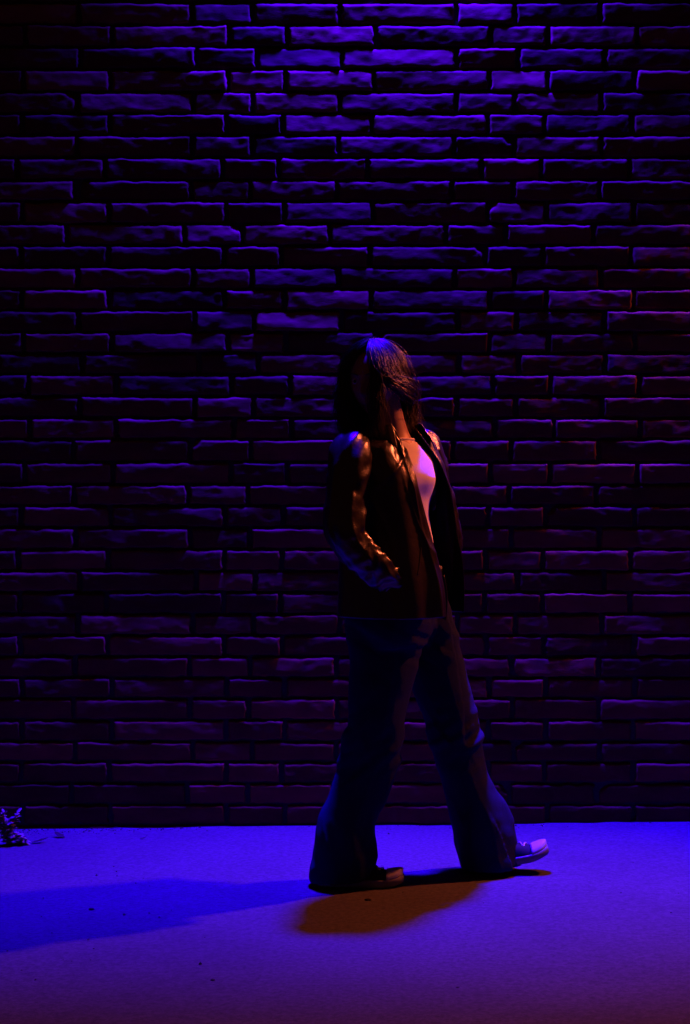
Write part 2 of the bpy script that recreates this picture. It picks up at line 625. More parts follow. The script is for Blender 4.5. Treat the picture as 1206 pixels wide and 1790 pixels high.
def ell(a_front, a_back, b, n=8):
    """closed control ring (f, s)"""
    r = []
    for k in range(12):
        t = 2 * math.pi * k / 12
        f = math.cos(t)
        r.append(((a_front if f > 0 else a_back) * f, b * math.sin(t)))
    return r

person = empty('person', (xpx(690), Y0, gz(0.15)),
               'person in dark leather jacket, white top and flared jeans striding along the wall', 'person')
POFF = -np.array([xpx(690), Y0, gz(0.15)])

def plink(name, me, mat, parent=None, shift=True):
    o = link(name, me, mat, parent or person)
    if shift and parent is None:
        o.location = POFF
    return o

PSI_S, PSI_H = 40, 14            # chest turned further towards the street than the hips

# ---- legs as lists of (py, left px, right px)
NEAR_Y, FAR_Y = -0.895, -0.748
NEAR = [(1040, 604, 735), (1090, 604, 738), (1154, 610, 736), (1205, 610, 722), (1257, 608, 707), (1300, 600, 701), (1340, 589, 694),
        (1394, 572, 674), (1440, 556, 655), (1494, 547, 659), (1534, 541, 652)]
FAR = [(1040, 690, 782), (1090, 692, 797), (1154, 705, 812), (1205, 722, 824), (1257, 738, 838), (1299, 750, 842), (1361, 774, 856),
       (1405, 784, 880), (1440, 792, 894), (1480, 798, 905), (1514, 805, 912)]
def leg_rings(L, y, thick, n=40, steps=44, shrink=0.0, hem_slope=0.0):
    keys = []
    for k, (py, l, r) in enumerate(L):
        t = k / (len(L) - 1)
        cx = xpx((l + r) / 2, y)
        hw = (r - l) / 2 / FPX * (CAM_D + y) - shrink
        th = np.interp(t, [0, 0.3, 0.5, 0.7, 1], thick) - shrink
        z = zpy(py, y)
        a = np.linspace(0, 2 * np.pi, n, endpoint=False)
        yc = y + (Y0 - y) * 0.38 * max(0.0, 1 - t / 0.35)
        ring = np.stack([cx + hw * np.cos(a), yc + th * np.sin(a), z + hem_slope * t ** 6 * np.cos(a)], -1)
        keys.append(ring)
    return crom(np.array(keys), steps)

def make_jeans():
    near = leg_rings(NEAR, NEAR_Y, [0.080, 0.085, 0.074, 0.075, 0.095], hem_slope=0.012)
    far = leg_rings(FAR, FAR_Y, [0.080, 0.085, 0.074, 0.075, 0.095], hem_slope=0.008)
    pel = [torso_ring(px, py, ell(f, b, s), PSI_H, 40, True) for py, px, f, b, s in
           ((985, 700, 0.108, 0.112, 0.135), (1020, 698, 0.112, 0.122, 0.150), (1055, 696, 0.118, 0.142, 0.172),
            (1090, 694, 0.118, 0.142, 0.180), (1125, 698, 0.095, 0.11, 0.165))]
    pel = crom(np.array(pel), 24)
    me, co, e = voxel_union([loft(near), loft(far), loft(pel)], 0.0062, 5)
    N = vnormals(me)
    x, y, z = co.T
    # folds: pull lines round hip and knee, stacked drape towards the hem
    knee_f = np.exp(-((z - zpy(1290)) / 0.10) ** 2)
    hip_f = np.exp(-((z - zpy(1110)) / 0.10) ** 2)
    hem_f = np.exp(-((z - 0.12) / 0.16) ** 2)
    leg = np.where(y < -0.82, 0.0, 7.7)
    d = 0.0048 * fbm(x * 9 + leg, y * 9, z * 5, 3)
    d += knee_f * 0.011 * vn(x * 9 + z * 9 + leg, y * 9, (z * 1.0 - x * 0.8) * 34)
    d += hip_f * 0.0045 * vn(x * 5 + leg, y * 8, (z + 0.5 * x) * 40)
    ang = x * 14 + y * 14
    d += hem_f * 0.010 * vn(ang + z * 3.5 + leg, z * 3 - x * 7, 4.0)
    rg = lambda q: (1 - np.abs(q)) ** 3
    d += 0.0042 * rg(vn((x + z * 0.55) * 13 + leg, y * 9, z * 5.5) * 1.7) * (knee_f + 0.6 * hem_f + 0.5 * hip_f)
    d += hem_f * 0.005 * vn(x * 20 + leg, y * 20, z * 24)
    # outseam and inseam welts
    for (L, yy) in ((NEAR, NEAR_Y), (FAR, FAR_Y)):
        zz = np.array([zpy(q[0], yy) for q in L])[::-1]
        rr_ = np.array([xpx(q[2] * 0.62 + q[1] * 0.38, yy) for q in L])[::-1]
        sx = np.interp(z, zz, rr_)
        side = (np.abs(y - yy) > 0.03) & (np.abs(y - yy) < 0.14)
        d += np.where(side, 0.0022 * np.exp(-((x - sx) / 0.006) ** 2), 0)
    co2 = co + N * d[:, None]
    # hems stay level with the shoe
    setco(me, co2)
    j = plink('jeans', me, M['denim'])
    # waistband, belt, buckle, hanging strap end
    ring = lambda py, g: torso_ring(700, py, ell(0.108 + g, 0.112 + g, 0.135 + g), PSI_H, 72, True)
    b = np.array([ring(1012, 0.006), ring(1010, 0.0095), ring(996, 0.0095), ring(990, 0.0095), ring(988, 0.006)])
    plink('belt', mesh_from('belt', *loft(b, False)), M['belt'])
    F, R = frame(math.radians(PSI_H))
    c = np.array([xpx(700), Y0, 0])
    bp = c + F * 0.121 + np.array([0, 0, zpy(1000)])
    parts = []
    for q in ([(-1, 1), (1, 1)], [(1, 1), (1, -1)], [(1, -1), (-1, -1)], [(-1, -1), (-1, 1)], [(0, 1), (0, -1)]):
        pa = [bp + R * (s_ * 0.019) + np.array([0, 0, t_ * 0.017]) for s_, t_ in q]
        parts.append(tube(np.linspace(pa[0], pa[1], 4), [0.003] * 4, 8))
    plink('belt_buckle', mesh_from('buckle', *merge(parts)), M['steel'])
    a0 = c + F * 0.118 + R * (-0.02)
    pts = [a0 + F * (0.006 + 0.012 * t) + np.array([0.006 * math.sin(5 * t), 0, zpy(1006) - 0.19 * t]) for t in np.linspace(0, 1, 6)]
    plink('strap_end', mesh_from('strap', *tube(pts, [0.007, 0.007, 0.0068, 0.0068, 0.0065, 0.006], 10, 0.25, up=(0, 1, 0), steps=24)), M['belt'])
    # fly seam + front pocket edge
    return j
make_jeans()

# ---- body underneath: head, neck, trunk, arms with hands, legs: one continuous surface
HEAD_C = np.array([xpx(656), -0.845, zpy(664)])
H_YAW, H_PITCH = math.radians(27), math.radians(9)
HF = np.array([-math.sin(H_YAW) * math.cos(H_PITCH), -math.cos(H_YAW) * math.cos(H_PITCH), -math.sin(H_PITCH)])   # where the face looks
HS = np.array([math.cos(H_YAW), -math.sin(H_YAW), 0.0])           # towards the right of the picture
HU = np.cross(HS, HF)
if HU[2] < 0:
    HU = -HU

def head_shape():
    nt_, np_ = 90, 120
    th = np.linspace(0.02, math.pi - 0.02, nt_)[:, None]
    ph = np.linspace(-math.pi, math.pi, np_, endpoint=False)[None, :]
    s = np.sin(th) * np.sin(ph)            # sideways
    f = np.sin(th) * np.cos(ph)            # forwards
    u = np.cos(th) + 0 * ph
    sx = 0.074 * s
    fx = np.where(f > 0, 0.090, 0.100) * f
    ux = np.where(u > 0, 0.108, 0.112) * u
    # jaw narrows, back of skull tucks in under
    low = np.clip(-u, 0, 1)
    sx = sx * (1 - 0.36 * low ** 1.4)
    fx = fx + np.where(f < 0, 0.055 * low ** 1.2 * -f, 0.004 * low * f)
    g = lambda a, b, c, sa, sb: np.exp(-((s - a) / sa) ** 2 - ((u - b) / sb) ** 2) * (f > 0)
    d = 0.024 * g(0, -0.26, 0, 0.10, 0.11) + 0.012 * g(0, -0.05, 0, 0.08, 0.18)        # nose tip, bridge
    d += 0.006 * g(0.17, -0.30, 0, 0.08, 0.06) + 0.006 * g(-0.17, -0.30, 0, 0.08, 0.06)  # nostril wings
    d -= 0.011 * g(0.38, 0.02, 0, 0.20, 0.12) + 0.011 * g(-0.38, 0.02, 0, 0.20, 0.12)    # eye sockets
    d += 0.005 * g(0.38, 0.02, 0, 0.13, 0.06) + 0.005 * g(-0.38, 0.02, 0, 0.13, 0.06)    # lids
    d += 0.005 * g(0, 0.22, 0, 0.55, 0.08)                                               # brow
    d += 0.007 * g(0, -0.52, 0, 0.22, 0.035) + 0.008 * g(0, -0.60, 0, 0.19, 0.04)        # lips
    d -= 0.004 * g(0, -0.56, 0, 0.24, 0.018)
    d -= 0.005 * g(0, -0.69, 0, 0.3, 0.05)
    d += 0.010 * g(0, -0.84, 0, 0.26, 0.10)                                              # chin
    d += 0.005 * g(0.55, -0.25, 0, 0.2, 0.18) + 0.005 * g(-0.55, -0.25, 0, 0.2, 0.18)    # cheeks
    fx = fx + d
    P = HEAD_C + sx[..., None] * HS + fx[..., None] * HF + ux[..., None] * HU
    return loft(P)

def ear(sign):
    c = HEAD_C + HS * sign * 0.074 - HF * 0.012 - HU * 0.006
    pts = [c + HU * (0.03 * math.sin(t)) - HF * (0.016 * math.cos(t)) + HS * sign * 0.007 for t in np.linspace(-1.5, 2.6, 10)]
    return tube(pts, [0.004, 0.006, 0.0065, 0.006, 0.006, 0.006, 0.006, 0.006, 0.005, 0.004], 8, steps=20)

# arm joints
F_S, R_S = frame(math.radians(PSI_S))
SH_R = W(614, 790, Y0 - 0.15)
EL_R = W(604, 940, -1.035)
WR_R = W(684, 1012, -0.97)
SH_L = W(741, 786, Y0 + 0.14)
EL_L = W(778, 935, -0.605)
WR_L = W(770, 1008, -0.60)

def hand(wr, direction, palm_side, thumb_dir):
    d = direction / np.linalg.norm(direction)
    p = palm_side - d * (palm_side @ d)
    p /= np.linalg.norm(p)
    q = np.cross(d, p)
    if q @ thumb_dir < 0:
        q = -q
    parts = [tube([wr, wr + d * 0.03, wr + d * 0.075, wr + d * 0.092], [0.024, 0.030, 0.037, 0.030], 14, 0.42, up=p, steps=14)]
    for k, (off, ln) in enumerate(((0.027, 0.070), (0.009, 0.078), (-0.009, 0.073), (-0.026, 0.058))):
        b = wr + d * 0.08 + q * off
        pts = [b, b + d * ln * 0.42 + p * 0.004, b + d * ln * 0.75 + p * 0.016, b + d * ln * 0.95 + p * 0.030]
        parts.append(tube(pts, [0.0095, 0.0088, 0.008, 0.0065], 10, steps=12))
    b = wr + d * 0.03 + q * 0.022
    parts.append(tube([b, b + q * 0.02 + d * 0.024, b + q * 0.026 + d * 0.05 + p * 0.008, b + q * 0.022 + d * 0.07 + p * 0.014],
                      [0.012, 0.0105, 0.0095, 0.0075], 10, steps=12))
    return parts

def make_body():
    parts = [head_shape(), ear(1), ear(-1)]
    neck = [np.array([xpx(684), Y0 - 0.005, zpy(790)]), np.array([xpx(681), Y0 - 0.005, zpy(765)]), np.array([xpx(677), Y0 - 0.01, zpy(740)]),
            np.array([xpx(671), Y0 - 0.015, zpy(712)]), np.array([xpx(664), -0.835, zpy(680)])]
    parts.append(tube(neck, [0.085, 0.062, 0.053, 0.052, 0.055], 24, up=(0, 1, 0), steps=20))
    trunk = [torso_ring(px, py, ell(f, b, s), psi, 40, True) for py, px, f, b, s, psi in
             ((760, 680, 0.05, 0.06, 0.08, PSI_S), (785, 677, 0.075, 0.085, 0.150, PSI_S), (815, 676, 0.098, 0.10, 0.155, PSI_S),
              (850, 678, 0.105, 0.10, 0.145, PSI_S), (900, 684, 0.09, 0.095, 0.130, 34), (950, 692, 0.085, 0.09, 0.118, 26),
              (990, 697, 0.092, 0.10, 0.128, 18), (1040, 696, 0.10, 0.12, 0.158, PSI_H), (1100, 696, 0.085, 0.11, 0.155, PSI_H))]
    parts.append(loft(crom(np.array(trunk), 50)))
    for sh, el, wr in ((SH_R, EL_R, WR_R), (SH_L, EL_L, WR_L)):
        parts.append(tube([sh, (sh + el) / 2, el, (el + wr) / 2, wr], [0.05, 0.043, 0.036, 0.033, 0.025], 18, steps=26))
    parts += hand(WR_R, np.array([0.10, 0.075, -0.10]), np.array([0.2, 1.0, 0]), np.array([0.5, 0, 1.0]))
    parts += hand(WR_L, np.array([-0.03, -0.05, -0.25]), np.array([0, -1.0, 0]), np.array([1.0, 0, 0.2]))
    for L, y in ((NEAR, NEAR_Y), (FAR, FAR_Y)):
        hip = np.array([xpx((L[2][1] + L[2][2]) / 2, y), y * 0.88 + Y0 * 0.12, zpy(1110, y)])
        knee = np.array([xpx((L[5][1] + L[5][2]) / 2, y), y, zpy(1295, y)])
        ank = np.array([xpx(L[-1][1] * 0.55 + L[-1][2] * 0.45, y), y, zpy(1500, y)])
        toe = ank + np.array([0.10, 0, -0.03 if y < -0.82 else -0.008])
        parts.append(tube([hip, (hip + knee) / 2, knee, knee * 0.6 + ank * 0.4, ank], [0.058, 0.055, 0.046, 0.042, 0.034], 20, steps=30))
        parts.append(tube([ank - np.array([0.012, 0, 0.01]), ank + np.array([0.03, 0, -0.012]), toe], [0.026, 0.030, 0.020], 14, 0.8, steps=12))
    me, co, e = voxel_union(parts, 0.0046, 3)
    plink('body', me, M['skin'])
    for s in (1, -1):
        c = HEAD_C + HS * s * 0.030 + HF * 0.0685 + HU * 0.003
        th = np.linspace(0.05, math.pi - 0.05, 12)
        rings = np.array([[c + 0.0125 * (math.sin(t) * math.cos(a) * HS + math.sin(t) * math.sin(a) * HU + math.cos(t) * HF)
                           for a in np.linspace(0, 2 * math.pi, 16, endpoint=False)] for t in th])
        ev = plink('eye', mesh_from('eye', *loft(rings)), M['eye'])
        rings = np.array([[c + HF * (0.0129 if t < 3 else 0.0112) + (0.0016 * t + 0.0006) * (math.cos(a) * HS + math.sin(a) * HU)
                           for a in np.linspace(0, 2 * math.pi, 16, endpoint=False)] for t in range(4)])
        link('iris', mesh_from('iris', *loft(rings)), M['iris'], ev)
        pts = [HEAD_C + HS * s * (0.012 + 0.036 * t) + HF * (0.0905 - 0.016 * t * t) + HU * (0.021 + 0.006 * math.sin(2.6 * t)) for t in np.linspace(0, 1, 6)]
        plink('eyebrow', mesh_from('eyebrow', *tube(pts, [0.0022, 0.003, 0.003, 0.0027, 0.002, 0.001], 8, 0.6, steps=16)), M['hair'])
make_body()

# ---- white top
def make_top():
    prof = ((770, 683, 0.066, 0.07, 0.078, PSI_S, 0), (784, 681, 0.088, 0.088, 0.125, PSI_S, 0.002), (804, 679, 0.112, 0.104, 0.156, PSI_S, 0.006),
            (826, 677, 0.130, 0.106, 0.155, PSI_S, 0.010), (844, 677, 0.132, 0.106, 0.148, PSI_S, 0.012), (872, 681, 0.112, 0.102, 0.140, 36, 0.004),
            (905, 685, 0.106, 0.100, 0.132, 32, 0.0), (940, 691, 0.112, 0.097, 0.124, 26, 0.0), (975, 696, 0.112, 0.104, 0.130, 20, 0.0),
            (1000, 699, 0.104, 0.108, 0.132, 16, 0.0))
    keys = []
    for py, px, f, b, s, psi, bust in prof:
        r = []
        for k in range(24):
            t = 2 * math.pi * k / 24
            c_, s_ = math.cos(t), math.sin(t)
            ff = (f if c_ > 0 else b) * c_
            if c_ > 0:
                ff += bust * (math.exp(-((s_ - 0.5) / 0.28) ** 2) + math.exp(-((s_ + 0.5) / 0.28) ** 2)) * c_
            r.append((ff, s * s_))
        keys.append(torso_ring(px, py, r, psi, 96, True))
    rings = crom(np.array(keys), 70)
    V, F = loft(rings, False)
    me = mesh_from('top', V, F)
    co = V.copy()
    N = vnormals(me)
    x, y, z = co.T
    co += N * (0.0022 * vn(x * 14, y * 14, z * 26) + 0.0022 * vn(x * 6, y * 6, (z + x) * 40) * np.exp(-((z - zpy(955)) / 0.08) ** 2))[:, None]
    setco(me, co)
    tk = plink('tank_top', me, M['cotton'])
    band = np.vstack([co[:96], co[:1]]) + np.array([0, 0, 0.001])
    link('neckline_trim', mesh_from('trim', *tube(band, [0.0035] * 97, 8, 1.4, cap=False)), M['cotton'], tk)
make_top()

# ---- leather jacket
JK = [   # py, centre px, psi, control points (f, s) from the near front edge round the back to the far front edge
    (1074, 698, 24, [(0.158, 0.030), (0.148, 0.085), (0.110, 0.158), (0.0, 0.200), (-0.118, 0.160), (-0.150, 0.0), (-0.112, -0.13), (0.0, -0.185), (0.085, -0.192), (0.150, -0.155)]),
    (1030, 697, 26, [(0.156, 0.022), (0.146, 0.080), (0.108, 0.155), (0.0, 0.196), (-0.115, 0.152), (-0.145, 0.0), (-0.110, -0.13), (0.0, -0.185), (0.085, -0.194), (0.148, -0.158)]),
    (985, 693, 29, [(0.148, 0.018), (0.141, 0.075), (0.106, 0.148), (0.0, 0.186), (-0.108, 0.140), (-0.138, 0.0), (-0.106, -0.13), (0.0, -0.183), (0.083, -0.194), (0.144, -0.160)]),
    (940, 687, 32, [(0.142, 0.020), (0.136, 0.074), (0.105, 0.140), (0.0, 0.176), (-0.105, 0.13), (-0.135, 0.0), (-0.105, -0.13), (0.0, -0.182), (0.082, -0.190), (0.138, -0.156)]),
    (895, 682, 36, [(0.140, 0.026), (0.134, 0.074), (0.108, 0.138), (0.0, 0.178), (-0.105, 0.13), (-0.135, 0.0), (-0.105, -0.13), (0.0, -0.182), (0.080, -0.186), (0.134, -0.148)]),
    (855, 678, PSI_S, [(0.140, 0.032), (0.138, 0.074), (0.112, 0.138), (0.0, 0.182), (-0.105, 0.132), (-0.135, 0.0), (-0.105, -0.132), (0.0, -0.185), (0.082, -0.178), (0.132, -0.134)]),
    (820, 676, PSI_S, [(0.126, 0.034), (0.126, 0.074), (0.106, 0.138), (0.0, 0.186), (-0.102, 0.135), (-0.128, 0.0), (-0.102, -0.135), (0.0, -0.188), (0.084, -0.166), (0.126, -0.112)]),
    (795, 676, PSI_S, [(0.104, 0.034), (0.104, 0.074), (0.090, 0.135), (0.0, 0.190), (-0.090, 0.138), (-0.115, 0.0), (-0.090, -0.138), (0.0, -0.192), (0.078, -0.154), (0.110, -0.092)]),
    (776, 677, PSI_S, [(0.085, 0.037), (0.086, 0.068), (0.072, 0.118), (0.0, 0.168), (-0.072, 0.122), (-0.098, 0.0), (-0.072, -0.122), (0.0, -0.170), (0.070, -0.130), (0.096, -0.070)]),
    (762, 679, PSI_S, [(0.070, 0.046), (0.068, 0.062), (0.055, 0.092), (0.0, 0.122), (-0.056, 0.095), (-0.082, 0.0), (-0.056, -0.095), (0.0, -0.122), (0.054, -0.100), (0.078, -0.058)]),
    (750, 681, PSI_S, [(0.056, 0.050), (0.052, 0.058), (0.042, 0.066), (0.0, 0.078), (-0.044, 0.066), (-0.068, 0.0), (-0.044, -0.066), (0.0, -0.078), (0.042, -0.068), (0.064, -0.046)]),
]
def thick_sheet(P, thickness):
    """open grid of points (R,C,3) -> closed sheet with real thickness and a rolled edge"""
    Rr, C, _ = P.shape
    du = np.gradient(P, axis=1)
    dv = np.gradient(P, axis=0)
    N = np.cross(du, dv)
    N /= np.linalg.norm(N, axis=-1)[..., None] + 1e-9
    A, B = P, P - N * thickness
    V = np.vstack([A.reshape(-1, 3), B.reshape(-1, 3)])
    n = Rr * C
    F = grid_faces(Rr, C)
    ring = np.concatenate([np.arange(C), np.arange(1, Rr) * C + C - 1, (Rr - 1) * C + np.arange(C - 2, -1, -1), np.arange(Rr - 2, 0, -1) * C])
    r2 = np.roll(ring, -1)
    Fe = np.stack([ring, ring + n, r2 + n, r2], -1)
    return V, np.vstack([F, F[:, ::-1] + n, Fe])

def orient_out(P, centre):
    du = np.gradient(P, axis=1)
    dv = np.gradient(P, axis=0)
    N = np.cross(du, dv)
    return P if np.sum(N * (P - centre)) > 0 else P[:, ::-1]

def sleeve(path, radii, seed, pinch):
    n, steps = 56, 110
    path = crom(np.array(path), steps)
    radii = crom(np.array(radii)[:, None], steps)[:, 0]
    T = np.gradient(path, axis=0)
    T /= np.linalg.norm(T, axis=1)[:, None]
    up = np.array([0, -1.0, 0])
    A = np.cross(T, up)
    A /= np.linalg.norm(A, axis=1)[:, None]
    B = np.cross(A, T)
    a = np.linspace(0, 2 * np.pi, n, endpoint=False)[None, :]
    t = np.linspace(0, 1, steps)[:, None]
    L = np.cumsum(np.concatenate([[0], np.linalg.norm(np.diff(path, axis=0), axis=1)]))[:, None]
    # folds: diagonal drags on the upper arm, tight rings stacked along the forearm
    d = 0.0035 * vn(np.cos(a) * 1.3 + seed, np.sin(a) * 1.3, L * 13 + a * 0.9)
    d = d + 0.004 * vn(np.cos(a) * 2.2 + seed, np.sin(a) * 2.2, L * 32 - 1.4 * np.sin(a))
    rdg = lambda q: (1 - np.abs(q)) ** 3
    d = d + 0.0065 * rdg(vn(np.cos(a) * 1.1 + seed, np.sin(a) * 1.1 + 3, L * 9 + a * 0.5) * 1.7) - 0.003
    fore = np.clip((t - pinch) / 0.10, 0, 1) * np.clip((1.02 - t) / 0.08, 0, 1)
    ph = L * 170 + 2.0 * np.sin(a + seed) + 6.5 * vn(np.cos(a) * 1.5, np.sin(a) * 1.5, L * 16 + seed)
    ring_amp = 0.0024 + 0.0034 * vn(np.cos(a) * 1.6 + 9, np.sin(a) * 1.6, L * 30)
    d = d + fore * ring_amp * (1 - np.abs(np.sin(ph / 2)) * 2)
    r = radii[:, None] + d
    rings = path[:, None] + r[..., None] * (np.cos(a)[..., None] * A[:, None] + np.sin(a)[..., None] * B[:, None])
    V, F = loft(rings, True)
    return mesh_from('sleeve', V, F)

def make_jacket():
    nc, nr = 150, 120
    keys = [torso_ring(px, py, fs, psi, nc, False) for py, px, psi, fs in JK]
    P = crom(np.array(keys), nr)
    cen = np.array([xpx(688), Y0, zpy(900)])
    P0 = P[0, 0].copy()
    P = orient_out(P, cen)
    FLIP = np.linalg.norm(P[0, 0] - P0) > 1e-6
    du = np.gradient(P, axis=1)
    dv = np.gradient(P, axis=0)
    N = np.cross(du, dv)
    N /= np.linalg.norm(N, axis=-1)[..., None] + 1e-9
    x, y, z = P[..., 0], P[..., 1], P[..., 2]
    v = np.linspace(0, 1, nr)[:, None]
    u = np.linspace(0, 1, nc)[None, :]
    # long hanging folds from chest to hem, shorter drags under the arm
    f = 0.0075 * vn(u * 11 - v * 1.6, v * 1.5, 2.2) * np.clip(1.2 - v, 0, 1)
    f = f + 0.004 * vn(u * 24 - v * 3, v * 3.2, 5.5)
    f = f + 0.0045 * vn(u * 9 + v * 6, v * 9, 9.1) * np.exp(-((v - 0.72) / 0.2) ** 2)
    ridge = lambda q: (1 - np.abs(q)) ** 3
    f = f + 0.006 * ridge(vn(u * 13 + v * 2.5, v * 2.2, 14.3) * 1.6) * np.clip(1.1 - v, 0, 1)
    f = f + 0.006 * ridge(vn(u * 8 - v * 7, v * 4, 21.7) * 1.8) * np.exp(-((v - 0.62) / 0.22) ** 2)
    f = f * np.clip(np.minimum(u, 1 - u) / 0.03, 0.25, 1)
    un = u if not FLIP else 1 - u
    f = f + 0.0075 * np.exp(-np.abs(un - 0.085 - 0.012 * vn(v * 3, 0.3, 0.7)) / 0.013)      # long crease beside the front edge
    P = P + N * f[..., None]
    # raised facing along both front edges and a hem welt
    facing = np.exp(-((np.minimum(u, 1 - u) - 0.004) / 0.007) ** 2)
    P = P + N * (0.0028 * facing + 0 * v)[..., None]
    V, F = thick_sheet(P, 0.0022)
    jk = plink('jacket', mesh_from('jacket', V, F), M['leather'])
    # sleeves
    s1 = sleeve([SH_R + np.array([0.018, 0.05, 0.045]), SH_R + np.array([0.0, 0.0, -0.005]), W(607, 862, -1.0), W(603, 915, -1.03),
                 EL_R + np.array([0.012, 0, -0.012]), W(640, 978, -1.03), W(668, 1003, -1.005), WR_R + np.array([0.012, 0.02, -0.01]), WR_R + np.array([0.05, 0.085, -0.055])],
                [0.035, 0.061, 0.063, 0.061, 0.057, 0.052, 0.047, 0.042, 0.034], 1.7, 0.50)
    link('sleeve', s1, M['leather'], jk)
    s2 = sleeve([SH_L + np.array([-0.02, -0.03, 0.045]), SH_L, W(757, 862, -0.635), W(768, 905, -0.615), EL_L, W(777, 975, -0.60), WR_L],
                [0.035, 0.062, 0.060, 0.058, 0.055, 0.050, 0.045], 5.1, 0.55)
    link('sleeve', s2, M['leather'], jk)
    # collar: stand, roll, and fall ending in two points
    fs_in = [(0.054, 0.056), (0.046, 0.064), (0.026, 0.074), (0.0, 0.076), (-0.045, 0.062), (-0.066, 0.0), (-0.045, -0.062), (0.0, -0.076), (0.030, -0.074), (0.050, -0.066), (0.060, -0.058)]
    grow = lambda g, drop: [(f_ * g, s_ * g, drop) for f_, s_ in fs_in]
    k0 = torso_ring(681, 757, grow(1.0, 0.0), PSI_S, 90, False)
    k1 = torso_ring(680, 749, grow(1.0, 0.0), PSI_S, 90, False)
    k2 = torso_ring(680, 741, grow(1.08, 0.0), PSI_S, 90, False)
    k3 = torso_ring(680, 745, grow(1.24, 0.0), PSI_S, 90, False)
    k4 = torso_ring(680, 756, grow(1.42, 0.0), PSI_S, 90, False)
    k5 = torso_ring(680, 768, grow(1.58, 0.0), PSI_S, 90, False)
    t = np.linspace(0, 1, 90)
    tip = np.exp(-(np.minimum(t, 1 - t) / 0.07) ** 2)[:, None]
    k5 = k5 + tip * (F_S * 0.014 + np.array([0, 0, -0.032]))
    k4 = k4 + tip * (F_S * 0.008 + np.array([0, 0, -0.014]))
    C = crom(np.array([k0, k1, k2, k3, k4, k5]), 26)
    C = C + (0.0025 * vn(C[..., 0] * 40, C[..., 1] * 40, C[..., 2] * 40))[..., None]
    C = orient_out(C, np.array([xpx(680), Y0, zpy(745)]))
    link('collar', mesh_from('collar', *thick_sheet(C, 0.003)), M['leather'], jk)
    # welt pocket edge where the near hand goes in, lying on the jacket's surface
    flip = FLIP
    pts = []
    for vv, uu in ((0.29, 0.115), (0.235, 0.15), (0.175, 0.185)):
        jj = int(uu * (nc - 1))
        ii = int(vv * (nr - 1))
        pts.append(P[ii, nc - 1 - jj if flip else jj] + N[ii, nc - 1 - jj if flip else jj] * -0.001)
    link('pocket_welt', mesh_from('welt', *tube(pts, [0.004, 0.005, 0.004], 8, 0.5, steps=18)), M['leather'], jk)
make_jacket()

